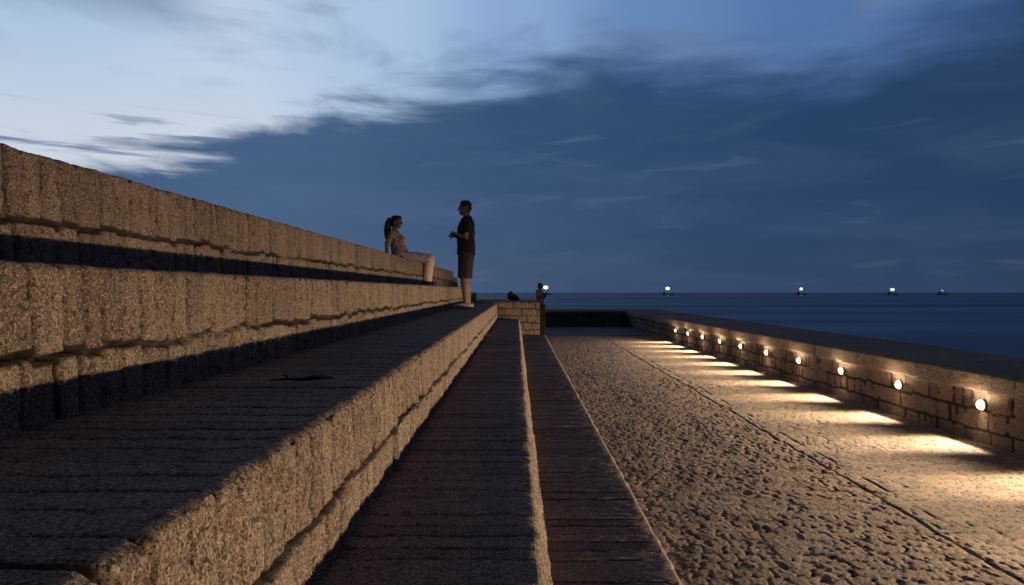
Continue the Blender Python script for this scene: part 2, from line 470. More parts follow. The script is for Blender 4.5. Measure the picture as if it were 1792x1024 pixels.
# smooth wet apron at the far end
m, nt, b = newmat('wet_concrete')
co = N(nt, 'ShaderNodeTexCoord').outputs['Object']
mp = N(nt, 'ShaderNodeMapping'); mp.inputs['Scale'].default_value = (.5, 2.2, 1); L(nt, co, mp.inputs[0])
n1 = N(nt, 'ShaderNodeTexNoise', i_Scale=1.4, i_Detail=4.0); L(nt, mp.outputs[0], n1.inputs['Vector'])
L(nt, mixc(nt, sstep(nt, n1.outputs[0], .52, .64), (.025, .024, .024), (.11, .115, .13)), b.inputs['Base Color'])
L(nt, mth(nt, 'MULTIPLY_ADD', n1.outputs[0], -.3, .95), b.inputs['Roughness'])
M_APRON = m
ya, yb = 20.86, 22.0 * S + .05
nx, ny = 60, 60
X, Y = np.meshgrid(np.linspace(-4, WX + WB * 24 + .1, nx), np.linspace(ya, yb, ny), indexing='xy')
Z = prom_z(Y) + .01 + .006 * fbm(X * 1.5, Y * 1.5, 3, 5)
ii = np.arange(ny - 1)[:, None] * nx + np.arange(nx - 1)[None, :]
q = np.stack([ii, ii + 1, ii + nx + 1, ii + nx], -1).reshape(-1, 4)
o = link('pavement', raw_mesh('pavement', np.stack([X, Y, Z], -1).reshape(-1, 3), q), M_APRON); tag(o, kind='structure')

# quay body under everything
bm = bmesh.new()
box_bm(bm, (.55, 11.5, -4.3), (9.0, 32, 5.5), 0)
o = link('ground', bm_mesh('ground', bm), M_DARK); tag(o, kind='structure')

# ------------------------------------------------------------------ sea
m, nt, b = newmat('sea_water')
co = N(nt, 'ShaderNodeTexCoord').outputs['Object']
mp = N(nt, 'ShaderNodeMapping'); mp.inputs['Scale'].default_value = (.004, .020, 1); L(nt, co, mp.inputs[0])
nb = N(nt, 'ShaderNodeTexNoise', i_Scale=1.0, i_Detail=3.0); L(nt, mp.outputs[0], nb.inputs['Vector'])
mp2 = N(nt, 'ShaderNodeMapping'); mp2.inputs['Scale'].default_value = (.12, .45, 1); L(nt, co, mp2.inputs[0])
nw = N(nt, 'ShaderNodeTexNoise', i_Scale=1.0, i_Detail=5.0, i_Roughness=.6); L(nt, mp2.outputs[0], nw.inputs['Vector'])
L(nt, mixc(nt, sstep(nt, nb.outputs[0], .36, .66), (.040, .085, .160), (.080, .150, .250)), b.inputs['Base Color'])
L(nt, mth(nt, 'MULTIPLY_ADD', sstep(nt, nb.outputs[0], .35, .65), .35, .25), b.inputs['Roughness'])
b.inputs['IOR'].default_value = 1.33
bp = N(nt, 'ShaderNodeBump', i_Strength=.35, i_Distance=.6); L(nt, nw.outputs[0], bp.inputs['Height']); L(nt, bp.outputs[0], b.inputs['Normal'])
M_SEA = m
SEA = -5.0
bm = bmesh.new()
vs = [bm.verts.new((x, y, SEA)) for x, y in ((-26000, -4000), (26000, -4000), (26000, 30000), (-26000, 30000))]
bm.faces.new(vs)
o = link('sea', bm_mesh('sea', bm), M_SEA); tag(o, kind='structure')

# ------------------------------------------------------------------ wall lamps
M_GLOBE = emit('lamp_glass', (1.0, .80, .46), 2.0)
M_RING = plain('lamp_ring', (.10, .09, .08), .5, .5, metal=.6)
GL = 'lit round lamps along the parapet'
def dome(r, depth, n=24, m=8):
    bm = bmesh.new()
    rings = []
    for j in range(m):
        a = j / m * math.pi / 2
        rings.append([bm.verts.new((-depth * math.sin(a), r * math.cos(a) * math.cos(2 * math.pi * i / n), r * math.cos(a) * math.sin(2 * math.pi * i / n))) for i in range(n)])
    top = bm.verts.new((-depth, 0, 0))
    for j in range(m - 1):
        for i in range(n):
            bm.faces.new((rings[j][i], rings[j][(i + 1) % n], rings[j + 1][(i + 1) % n], rings[j + 1][i]))
    for i in range(n): bm.faces.new((rings[-1][i], rings[-1][(i + 1) % n], top))
    return bm_mesh('globe', bm, True)
def ring(r0, r1, th, n=28):
    bm = bmesh.new()
    prof = [(0.03, r1), (-th, r1), (-th - .004, (r0 + r1) / 2), (-th, r0), (0.03, r0)]
    rs = [[bm.verts.new((p[0], p[1] * math.cos(2 * math.pi * i / n), p[1] * math.sin(2 * math.pi * i / n))) for i in range(n)] for p in prof]
    for j in range(len(prof) - 1):
        for i in range(n): bm.faces.new((rs[j][i], rs[j][(i + 1) % n], rs[j + 1][(i + 1) % n], rs[j + 1][i]))
    return bm_mesh('rim', bm, True)
ORD = ['nearest lit lamp on the parapet, largest and farthest right', 'second lit lamp on the parapet counting from the right', 'third lit lamp on the parapet counting from the right',
       'fourth lit lamp on the parapet counting from the right', 'fifth lit lamp on the parapet counting from the right', 'fifth lit lamp on the parapet counting from the far end',
       'fourth lit lamp on the parapet counting from the far end', 'third lit lamp on the parapet counting from the far end', 'second lit lamp on the parapet counting from the far end',
       'smallest lit lamp on the parapet, the last one at the far end']
me_g, me_r = dome(.049, .046), ring(.047, .053, .004)
SPOT_W, POINT_W, BAR, LEVEL = 60.0, 1.6, 3.4, 2.1
sl = bpy.data.lights.new('beam', 'POINT'); sl.energy = SPOT_W; sl.color = (1, .73, .45); sl.shadow_soft_size = .022
# lamp strength shaped by direction: a sharp bar on the ground, the rest level
sl.use_nodes = True
nt = sl.node_tree
em = [n for n in nt.nodes if n.type == 'EMISSION'][0]
ge = N(nt, 'ShaderNodeNewGeometry'); spx = N(nt, 'ShaderNodeSeparateXYZ'); L(nt, ge.outputs['Incoming'], spx.inputs[0])
SG = 1.0
dx = mth(nt, 'MULTIPLY', spx.outputs[0], -SG); dy = mth(nt, 'ABSOLUTE', spx.outputs[1]); dz = mth(nt, 'MULTIPLY', spx.outputs[2], SG)
down = mth(nt, 'MAXIMUM', mth(nt, 'MULTIPLY', dz, -1), .001)
bar = mth(nt, 'MULTIPLY', sstep(nt, mth(nt, 'DIVIDE', dy, down), 1.35, .45), sstep(nt, mth(nt, 'DIVIDE', dx, down), .20, .46))
bar = mth(nt, 'MULTIPLY', bar, sstep(nt, dz, .0, -.18))
bar = mth(nt, 'MULTIPLY', bar, mth(nt, 'MULTIPLY', mth(nt, 'MULTIPLY_ADD', mth(nt, 'MINIMUM', mth(nt, 'DIVIDE', dx, down), 2.2), .45, .35), sstep(nt, mth(nt, 'DIVIDE', dx, down), 7.0, 1.8)))   # bar strengthened away from the wall, then faded out
level = mth(nt, 'MULTIPLY', sstep(nt, dz, -.45, -.10), sstep(nt, dx, .25, .75))
level = mth(nt, 'MULTIPLY', level, mth(nt, 'MULTIPLY', sstep(nt, dz, .45, -.05), 1.75))
st = mth(nt, 'ADD', mth(nt, 'MULTIPLY', bar, BAR), mth(nt, 'MULTIPLY', level, LEVEL))
L(nt, st, em.inputs['Strength'])
pl = bpy.data.lights.new('glow', 'POINT'); pl.energy = POINT_W; pl.color = (1, .73, .45); pl.shadow_soft_size = .02
pl.use_nodes = True
nt = pl.node_tree; em = [n for n in nt.nodes if n.type == 'EMISSION'][0]
ge = N(nt, 'ShaderNodeNewGeometry'); spx = N(nt, 'ShaderNodeSeparateXYZ'); L(nt, ge.outputs['Incoming'], spx.inputs[0])
dy = mth(nt, 'ABSOLUTE', spx.outputs[1]); dz = spx.outputs[2]
dn = mth(nt, 'MAXIMUM', mth(nt, 'MULTIPLY', dz, -1), .001)
col_ = mth(nt, 'MULTIPLY', sstep(nt, mth(nt, 'DIVIDE', dy, dn), .75, .30), sstep(nt, dz, .05, -.3))
up = mth(nt, 'MULTIPLY', sstep(nt, dz, -.05, .45), 4.5)
L(nt, mth(nt, 'ADD', mth(nt, 'ADD', col_, up), .20), em.inputs['Strength'])
for kq in range(-6, 10):
    d = (5.14 + 1.1155 * kq) * S
    x = WX + WB * d
    t = empty('wall_lamp', (x - .012, d, -.842 * S), -WB)
    link('globe', me_g, None, t); link('rim', me_r, None, t)
    o = bpy.data.objects.new('beam', sl); COL.objects.link(o); o.parent = t
    o.location = (-.075, 0, -.005)
    p = bpy.data.objects.new('glow', pl); COL.objects.link(p); p.parent = t; p.location = (-.125, 0, .01)
    tag(t, ORD[kq] if kq >= 0 else 'lit round parapet lamp beyond the right edge of the picture', 'wall lamp', GL)
me_g.materials.append(M_GLOBE); me_r.materials.append(M_RING)

# ------------------------------------------------------------------ people
def tube(bm, pts, rad, n=14, lat=(0, 1, 0), caps=True):
    pts = [Vector(p) for p in pts]
    rings = []
    m = len(pts)
    def rr(r): return r if isinstance(r, tuple) else (r, r)
    seq = []
    for i in range(m):
        tdir = (pts[min(i + 1, m - 1)] - pts[max(i - 1, 0)]).normalized()
        seq.append((pts[i], tdir, rr(rad[i])))
    if caps:
        p, tdir, r = seq[0]; a = min(r)
        seq = [(p - tdir * a * f, tdir, (r[0] * g, r[1] * g)) for f, g in ((.95, .3), (.7, .72))] + seq
        p, tdir, r = seq[-1]; a = min(r)
        seq = seq + [(p + tdir * a * f, tdir, (r[0] * g, r[1] * g)) for f, g in ((.7, .72), (.95, .3))]
    for p, tdir, r in seq:
        u = Vector(lat) - tdir * Vector(lat).dot(tdir)
        if u.length < 1e-3: u = Vector((1, 0, 0)) - tdir * tdir.x
        u.normalize(); v = tdir.cross(u)
        rings.append([bm.verts.new(p + u * r[0] * math.cos(2 * math.pi * k / n) + v * r[1] * math.sin(2 * math.pi * k / n)) for k in range(n)])
    for j in range(len(rings) - 1):
        for k in range(n):
            bm.faces.new((rings[j][k], rings[j][(k + 1) % n], rings[j + 1][(k + 1) % n], rings[j + 1][k]))
    bm.faces.new(rings[0][::-1]); bm.faces.new(rings[-1])

def ell(bm, c, r, rot=None):
    q = bmesh.ops.create_icosphere(bm, subdivisions=3, radius=1.0)
    for v in q['verts']:
        v.co = Vector((v.co.x * r[0], v.co.y * r[1], v.co.z * r[2]))
        if rot is not None: v.co = rot @ v.co
        v.co += Vector(c)

def fuse(name, bm, mat, parent, voxel=.006, smooth=2):
    """one continuous surface out of overlapping pieces"""
    bmesh.ops.recalc_face_normals(bm, faces=bm.faces[:])
    me = bpy.data.meshes.new('tmp'); bm.to_mesh(me); bm.free()
    o = bpy.data.objects.new('tmp', me); COL.objects.link(o)
    md = o.modifiers.new('r', 'REMESH'); md.mode = 'VOXEL'; md.voxel_size = voxel
    if smooth:
        ms = o.modifiers.new('s', 'SMOOTH'); ms.factor = .5; ms.iterations = smooth
    dg = bpy.context.evaluated_depsgraph_get(); dg.update()
    res = bpy.data.meshes.new_from_object(o.evaluated_get(dg))
    bpy.data.objects.remove(o); bpy.data.meshes.remove(me)
    res.name = name
    res.polygons.foreach_set('use_smooth', [True] * len(res.polygons))
    res.materials.clear()
    return link(name, res, mat, parent)

def hand(bm, wrist, d, nrm, side, curl=.5, k=1.0):
    """palm, four unequal bent fingers and a thumb from the side of the palm"""
    d = Vector(d).normalized(); nrm = Vector(nrm); nrm = (nrm - d * nrm.dot(d)).normalized(); s = d.cross(nrm) * side
    w = Vector(wrist)
    tube(bm, [w, w + d * .04 * k, w + d * .085 * k], [(.024 * k, .016 * k), (.038 * k, .015 * k), (.038 * k, .013 * k)], 10, lat=tuple(s))
    for q, (o, ln) in enumerate(((.030, .066), (.010, .076), (-.010, .070), (-.029, .054))):
        a = w + d * .085 * k + s * o * k
        p = [a]; dirc = d.copy()
        for frac in (.45, .30, .25):
            ang = curl * (.6 + .12 * q)
            dirc = (dirc * math.cos(ang) + nrm * math.sin(ang)).normalized()
            nrm2 = nrm
            p.append(p[-1] + dirc * ln * frac * k)
        tube(bm, p, [.0092 * k, .0088 * k, .008 * k, .007 * k], 8)
    a = w + d * .03 * k + s * .030 * k
    tube(bm, [a, a + (s * .6 + d * .6 + nrm * .25) * .034 * k, a + (s * .7 + d * 1.3 + nrm * .6) * .040 * k], [.0125 * k, .011 * k, .0085 * k], 8)

def head(bm, c, f, k=1.0):
    """f: facing direction (x,y,z); returns rotation"""
    f = Vector(f).normalized(); s = Vector((0, 0, 1)).cross(f).normalized(); u = f.cross(s)
    rot = Matrix((f, s, u)).transposed()
    P = lambda x, y, z: Vector(c) + rot @ Vector((x * k, y * k, z * k))
    ell(bm, P(-.008, 0, .02), (.098 * k, .076 * k, .098 * k), rot)
    ell(bm, P(.022, 0, -.045), (.066 * k, .058 * k, .070 * k), rot)
    ell(bm, P(.062, 0, -.085), (.026 * k, .028 * k, .022 * k), rot)           # chin
    tube(bm, [P(.088, 0, .022), P(.103, 0, -.005), P(.110, 0, -.024)], [.008 * k, .011 * k, .014 * k], 8)   # nose
    ell(bm, P(.086, 0, .032), (.014 * k, .05 * k, .010 * k), rot)             # brow
    ell(bm, P(.084, 0, -.052), (.012 * k, .026 * k, .007 * k), rot); ell(bm, P(.083, 0, -.063), (.012 * k, .022 * k, .007 * k), rot)
    for sd in (1, -1):
        ell(bm, P(-.01, .078 * sd, -.005), (.017 * k, .008 * k, .030 * k), rot)
        ell(bm, P(.055, .04 * sd, -.02), (.03 * k, .026 * k, .028 * k), rot)
    return rot, P

def eyes(P, parent, k=1.0):
    for sd in (1, -1):
        bm = bmesh.new(); ell(bm, P(.079, .031 * sd, .006), (.014 * k, .014 * k, .011 * k))
        link('eye', bm_mesh('eye', bm, True), M_EYE, parent)

M_SKIN = plain('skin_warm', (.19, .105, .07), .55, .4, .12, 25)
M_EYE = plain('eye_dark', (.03, .025, .02), .2, .5)
M_HAIR = plain('hair_black', (.010, .009, .009), .45, .4, .4, 90)
M_TEE = plain('black_cotton', (.014, .014, .017), .9, .2)
M_SHORT = plain('dark_grey_cotton', (.030, .030, .036), .9, .2)
M_SHOE = plain('pale_shoe', (.32, .28, .24), .7, .3)
M_TROU = plain('cream_cotton', (.58, .44, .36), .9, .2, .12)
M_BEIGE = plain('beige_cotton', (.40, .26, .20), .9, .2, .15)
M_PHONE = plain('phone_black', (.01, .01, .012), .3, .5)
m, nt, b = newmat('floral_cotton')
co = N(nt, 'ShaderNodeTexCoord').outputs['Object']
v = N(nt, 'ShaderNodeTexVoronoi', i_Scale=22.0); L(nt, co, v.inputs['Vector'])
n = N(nt, 'ShaderNodeTexNoise', i_Scale=30.0, i_Detail=3.0); L(nt, co, n.inputs['Vector'])
c = mixc(nt, sstep(nt, mth(nt, 'ADD', v.outputs['Distance'], mth(nt, 'MULTIPLY', n.outputs[0], .4)), .62, .52), (.34, .22, .18), (.07, .04, .045))
L(nt, c, b.inputs['Base Color']); b.inputs['Roughness'].default_value = .9
M_FLOR = m
for cm in (M_TEE, M_SHORT, M_TROU, M_BEIGE, M_FLOR):
    nt = cm.node_tree; b = nt.nodes['Principled BSDF']
    co = N(nt, 'ShaderNodeTexCoord').outputs['Object']
    mp = N(nt, 'ShaderNodeMapping'); mp.inputs['Scale'].default_value = (9, 9, 5); mp.inputs['Rotation'].default_value = (.5, .3, .2); L(nt, co, mp.inputs[0])
    fn = N(nt, 'ShaderNodeTexNoise', i_Scale=1.0, i_Detail=3.0, i_Distortion=1.6); L(nt, mp.outputs[0], fn.inputs['Vector'])
    bp = N(nt, 'ShaderNodeBump', i_Strength=.9, i_Distance=.05); L(nt, fn.outputs[0], bp.inputs['Height']); L(nt, bp.outputs[0], b.inputs['Normal'])

def standing(root, k, top_mat, low_mat, hairfn, facing=(1, 0, 0), hands=((.19, .06, 1.20), (.20, -.03, 1.17)), elbows=((-.05, .255, 1.12), (-.05, -.255, 1.12)), shorts=True):
    K = lambda x, y, z: (x * k, y * k, z * k)
    bm = bmesh.new()
    # trunk
    tube(bm, [K(0, 0, .90), K(-.005, 0, 1.0), K(.005, 0, 1.12), K(.0, 0, 1.28), K(-.015, 0, 1.38), K(-.015, 0, 1.44)],
         [(.165 * k, .115 * k), (.16 * k, .115 * k), (.15 * k, .112 * k), (.168 * k, .115 * k), (.165 * k, .10 * k), (.08 * k, .07 * k)], 18)
    tube(bm, [K(-.02, 0, 1.42), K(0, 0, 1.52), K(.01, 0, 1.56)], [.062 * k, .056 * k, .056 * k])
    rot, P = head(bm, K(.025, 0, 1.605), facing, k)
    for sd, hd, el in ((1, hands[0], elbows[0]), (-1, hands[1], elbows[1])):
        sh = Vector(K(-.015, .185 * sd, 1.385)); el = Vector(K(*el)); wr = Vector(K(*hd))
        tube(bm, [sh, sh.lerp(el, .35), sh.lerp(el, .75), el, el.lerp(wr, .3), wr], [.055 * k, .051 * k, .043 * k, .039 * k, .040 * k, .026 * k])
        dv = (wr - el).normalized()
        hand(bm, wr, dv + Vector((0, -.25 * sd, 0)), Vector((0, -sd, -.2)), sd, .6, k)
        hip = Vector(K(0, .085 * sd, .90)); kn = Vector(K(.02, .10 * sd, .49)); an = Vector(K(-.015, .105 * sd, .085))
        tube(bm, [hip, hip.lerp(kn, .4), hip.lerp(kn, .85), kn, kn.lerp(an, .25), kn.lerp(an, .6), an], [.092 * k, .084 * k, .064 * k, .058 * k, .060 * k, .047 * k, .036 * k])
        tube(bm, [Vector(K(-.055, .105 * sd, .045)), Vector(K(.06, .11 * sd, .045)), Vector(K(.15, .12 * sd, .03))], [(.036 * k, .04 * k), (.042 * k, .034 * k), (.038 * k, .022 * k)])
    body = fuse('body', bm, M_SKIN, root, .0075)
    # shirt
    bm = bmesh.new()
    tube(bm, [K(.005, 0, .86), K(0, 0, 1.0), K(.012, 0, 1.14), K(.006, 0, 1.28), K(-.015, 0, 1.38), K(-.015, 0, 1.445), K(-.012, 0, 1.475)],
         [(.192 * k, .148 * k), (.186 * k, .146 * k), (.18 * k, .143 * k), (.19 * k, .138 * k), (.185 * k, .118 * k), (.095 * k, .082 * k), (.075 * k, .07 * k)], 20, caps=False)
    for sd, el in ((1, elbows[0]), (-1, elbows[1])):
        sh = Vector(K(-.015, .175 * sd, 1.385)); e = Vector(K(*el))
        tube(bm, [sh, sh.lerp(e, .35), sh.lerp(e, .74)], [.072 * k, .071 * k, .068 * k], caps=False)
        ell(bm, sh, (.072 * k, .072 * k, .07 * k))
    fuse('shirt', bm, top_mat, root, .0085)
    # shorts / trousers
    bm = bmesh.new()
    tube(bm, [K(0, 0, .82), K(0, 0, .92), K(0, 0, 1.0)], [(.180 * k, .135 * k), (.178 * k, .132 * k), (.165 * k, .122 * k)], 18, caps=False)
    for sd in (1, -1):
        hip = Vector(K(0, .088 * sd, .90)); kn = Vector(K(.02, .102 * sd, .49)); an = Vector(K(-.015, .105 * sd, .085))
        if shorts:
            tube(bm, [hip, hip.lerp(kn, .5), hip.lerp(kn, 1.02)], [(.106 * k, .118 * k), (.103 * k, .106 * k), (.098 * k, .098 * k)], caps=False)
        else:
            tube(bm, [hip, hip.lerp(kn, .5), kn, kn.lerp(an, .5), an], [(.106 * k, .118 * k), .098 * k, .08 * k, .072 * k, .066 * k], caps=False)
    fuse('shorts' if shorts else 'trousers', bm, low_mat, root, .0085)
    for sd in (1, -1):
        bm = bmesh.new()
        tube(bm, [Vector(K(-.06, .105 * sd, .045)), Vector(K(.05, .11 * sd, .05)), Vector(K(.165, .12 * sd, .032))], [(.042 * k, .045 * k), (.049 * k, .044 * k), (.045 * k, .031 * k)])
        link('shoe', bm_mesh('shoe', bm, True), M_SHOE, root)
    eyes(P, root, k)
    hairfn(root, rot, P, k)
    return P

def short_hair(root, rot, P, k):
    bm = bmesh.new()
    ell(bm, P(-.020, 0, .045), (.098 * k, .083 * k, .088 * k), rot)
    ell(bm, P(.006, 0, .095), (.068 * k, .064 * k, .036 * k), rot)
    ell(bm, P(-.055, 0, -.01), (.056 * k, .070 * k, .07 * k), rot)
    fuse('hair', bm, M_HAIR, root, .007, 1)

# standing man
mz = -.26 * S + .004 * 11.0 + .012
man = empty('person', ((816 - 896) / 1200 * 11.0, 11.0, mz), math.pi - .12)
P = standing(man, 1.0, M_TEE, M_SHORT, short_hair, facing=(1, .1, -.08))
tag(man, 'man standing in black t-shirt and dark shorts, facing the seated woman', 'person')
ph = link('phone', (lambda bm: (box_bm(bm, (0, 0, 0), (.008, .072, .145), .003), bm_mesh('phone', bm))[1])(bmesh.new()), M_PHONE)
ph.parent = None
ph.location = man.location + Matrix.Rotation(math.pi - .12, 3, 'Z') @ Vector((.335, .01, 1.245)); ph.rotation_euler = (0, R(-28), math.pi - .12)
bpy.data.objects.remove(ph)       # hands are simply clasped

# third person, in front of the far parapet
p3 = empty('person', ((944.5 - 896) / 1200 * 25.9, 25.9, prom_z(25.9) + .012), -.55)
standing(p3, .955, M_BEIGE, M_SHORT, short_hair, facing=(1, 0, -.05), hands=((.26, .07, 1.30), (.27, -.04, 1.30)), elbows=((.05, .25, 1.12), (.05, -.25, 1.12)), shorts=False)
tag(p3, 'distant person in pale pinkish top standing behind the stone block', 'person')

# seated woman
wd = 12.9
wz = .42 * S + .004 * wd + .008
wx = -1.47 * S + .0087 * wd
woman = empty('person', ((701 - 896) / 1200 * wd, wd, wz), -.06)
def seated(root):
    bm = bmesh.new()
    tube(bm, [(.02, 0, .09), (-.01, 0, .18), (-.045, 0, .29), (-.085, 0, .41), (-.105, 0, .49), (-.11, 0, .54)],
         [(.165, .115), (.145, .105), (.122, .095), (.138, .102), (.135, .085), (.06, .055)], 18)
    for sd in (1, -1): ell(bm, (.005, .06 * sd, .40), (.055, .058, .058))
    tube(bm, [(-.11, 0, .52), (-.10, 0, .60), (-.09, 0, .635)], [.047, .045, .046])
    rot, P = head(bm, (-.07, 0, .685), (1, -.12, -.03), .93)
    for sd in (1, -1):
        sh = Vector((-.105, .165 * sd, .495)); el = Vector((-.19, .215 * sd, .27)); wr = Vector((-.17, .235 * sd, .055))
        tube(bm, [sh, sh.lerp(el, .4), el, el.lerp(wr, .3), wr], [.044, .040, .032, .033, .022])
        hand(bm, wr, (-.75, .25 * sd, -.35), (-.2, 0, -1), -sd, .15, .92)
        hip = Vector((.03, .085 * sd, .095)); kn = Vector((.50, .095 * sd, .065 + .015 * sd)); an = Vector((.455, .10 * sd, -.365))
        tube(bm, [hip, hip.lerp(kn, .4), hip.lerp(kn, .85), kn, kn.lerp(an, .25), kn.lerp(an, .6), an], [.088, .080, .060, .054, .054, .044, .033])
        tube(bm, [an + Vector((-.035, 0, -.035)), an + Vector((.06, 0, -.045)), an + Vector((.15, .01 * sd, -.055))], [(.032, .033), (.037, .028), (.033, .018)])
    fuse('body', bm, M_SKIN, root, .007)
    bm = bmesh.new()
    tube(bm, [(.035, 0, .075), (.0, 0, .18), (-.04, 0, .29), (-.08, 0, .41), (-.105, 0, .49), (-.112, 0, .535), (-.112, 0, .56)],
         [(.188, .140), (.166, .128), (.142, .114), (.152, .116), (.15, .1), (.075, .068), (.056, .055)], 20, caps=False)
    for sd in (1, -1):
        ell(bm, (.012, .06 * sd, .40), (.06, .064, .064))
        sh = Vector((-.105, .158 * sd, .495)); el = Vector((-.19, .215 * sd, .27))
        tube(bm, [sh, sh.lerp(el, .5), sh.lerp(el, .95)], [.058, .055, .05], caps=False); ell(bm, sh, (.058, .058, .056))
    fuse('blouse', bm, M_FLOR, root, .008)
    bm = bmesh.new()
    tube(bm, [(.02, 0, .05), (.02, 0, .12), (.0, 0, .19)], [(.180, .125), (.176, .128), (.155, .118)], 18, caps=True)
    for sd in (1, -1):
        hip = Vector((.03, .088 * sd, .098)); kn = Vector((.50, .095 * sd, .065 + .015 * sd)); an = Vector((.455, .10 * sd, -.365))
        tube(bm, [hip, hip.lerp(kn, .45), hip.lerp(kn, .9), kn + Vector((.012, 0, -.01)), kn.lerp(an, .2), kn.lerp(an, .6), kn.lerp(an, .93)], [.105, .095, .077, .072, .072, .066, .062], caps=False)
        ell(bm, kn, (.074, .072, .074)); ell(bm, hip, (.11, .1, .1))
    fuse('trousers', bm, M_TROU, root, .008)
    for sd in (1, -1):
        an = Vector((.455, .10 * sd, -.365)); bm = bmesh.new()
        tube(bm, [an + Vector((-.04, 0, -.035)), an + Vector((.05, 0, -.042)), an + Vector((.16, .01 * sd, -.055))], [(.037, .037), (.043, .034), (.039, .024)])
        link('shoe', bm_mesh('shoe', bm, True), M_SHOE, root)
    eyes(P, root, .93)
    k = .93
    bm = bmesh.new()
    ell(bm, P(-.024, 0, .043), (.102 * k, .088 * k, .093 * k), rot)
    ell(bm, P(.03, 0, .085), (.07 * k, .068 * k, .045 * k), rot)
    ell(bm, P(-.06, 0, -.01), (.058 * k, .074 * k, .075 * k), rot)
    tube(bm, [P(-.085, 0, .06), P(-.135, 0, .05), P(-.165, 0, -.02), P(-.172, 0, -.14), P(-.160, 0, -.28), P(-.13, 0, -.42)], [.035, .046, .058, .064, .054, .02])
    fuse('hair', bm, M_HAIR, root, .007, 1)
seated(woman)
woman.scale = (1.1, 1.1, 1.1)
tag(woman, 'woman with long dark ponytail and cream trousers seated on the highest step', 'person')

# small dark pouch at her hip
pz_ = .42 * S + .004 * 12.5
bm = bmesh.new(); ell(bm, (0, 0, .055), (.055, .03, .055)); ell(bm, (0, 0, .03), (.065, .036, .034)); tube(bm, [(-.03, 0, .1), (0, 0, .135), (.03, 0, .1)], [.006, .006, .006], 8)
pouch = empty('pouch', ((702 - 896) / 1200 * 12.58, 12.58, pz_ + .004))
fuse('bag_body', bm, M_PHONE, pouch, .005, 2)
tag(pouch, "small black pouch on the stone beside the seated woman's hip", 'pouch')

# dark backpack on the block
M_BAG = plain('black_nylon', (.008, .008, .010), .6, .3)
bag = empty('backpack', ((897 - 896) / 1200 * 17.0, 17.0, -.200), .3)
bm = bmesh.new()
ell(bm, (0, 0, .085), (.135, .10, .085)); ell(bm, (-.045, 0, .15), (.085, .085, .065)); ell(bm, (.11, -.01, .045), (.07, .07, .045))
fuse('bag_body', bm, M_BAG, bag, .008, 2)
bm = bmesh.new(); tube(bm, [(-.08, 0, .205), (-.06, 0, .228), (-.02, 0, .222), (0, 0, .19)], [.009, .009, .009, .009], 8); link('handle', bm_mesh('handle', bm, True), M_BAG, bag)
bm = bmesh.new(); tube(bm, [(-.10, -.07, .16), (-.12, -.12, .08), (-.06, -.15, .012), (.05, -.16, .010)], [(.02, .006)] * 4, 8); link('strap', bm_mesh('strap', bm, True), M_BAG, bag)
tag(bag, 'slumped black bag lying on top of the stone block', 'bag')

# twig on the standing step, scrap of paper on the next one
def step_pt(px, py, c, e):
    d = c * S * -1200 / (py - 512 + 1200 * e)
    return Vector(((px - 896) / 1200 * d, d, c * S + e * d))
M_BARK = plain('dark_bark', (.016, .012, .009), .9, .2)
pt = step_pt(535, 672, -.26, .004)
tw = empty('twig', pt + Vector((0, 0, .010)))
bm = bmesh.new()
tube(bm, [(-.125, .02, .0), (-.07, .03, .003), (-.02, .0, .004), (.02, .0, .010), (.05, .01, .013), (.083, .035, .006)], [.002, .004, .005, .008, .008, .003], 8)
link('stem', bm_mesh('stem', bm, True), M_BARK, tw)
bm = bmesh.new(); tube(bm, [(-.07, .03, .003), (-.085, .06, .012), (-.10, .075, .008)], [.003, .003, .002], 7); link('side_shoot', bm_mesh('side_shoot', bm, True), M_BARK, tw)
tag(tw, 'dark crooked twig lying on the broad foreground step', 'twig')
pt = step_pt(852, 590, -.56, .004)
bm = bmesh.new()
n_ = 7
gv = [[bm.verts.new(((i / (n_ - 1) - .5) * .10, (j / (n_ - 1) - .5) * .13, .006 + .010 * math.sin(i * 1.3 + j * .8) * math.sin(j * .9) + .004 * (i == 0))) for i in range(n_)] for j in range(n_)]
for j in range(n_ - 1):
    for i in range(n_ - 1): bm.faces.new((gv[j][i], gv[j][i + 1], gv[j + 1][i + 1], gv[j + 1][i]))
bmesh.ops.solidify(bm, geom=bm.faces[:], thickness=.001)
o = link('paper_scrap', bm_mesh('paper_scrap', bm), plain('white_paper', (.7, .68, .66), .8)); o.location = pt + Vector((0, 0, .012)); o.rotation_euler = (0, 0, .4)
tag(o, 'small crumpled white paper scrap on the second step from the cobbles', 'paper scrap')

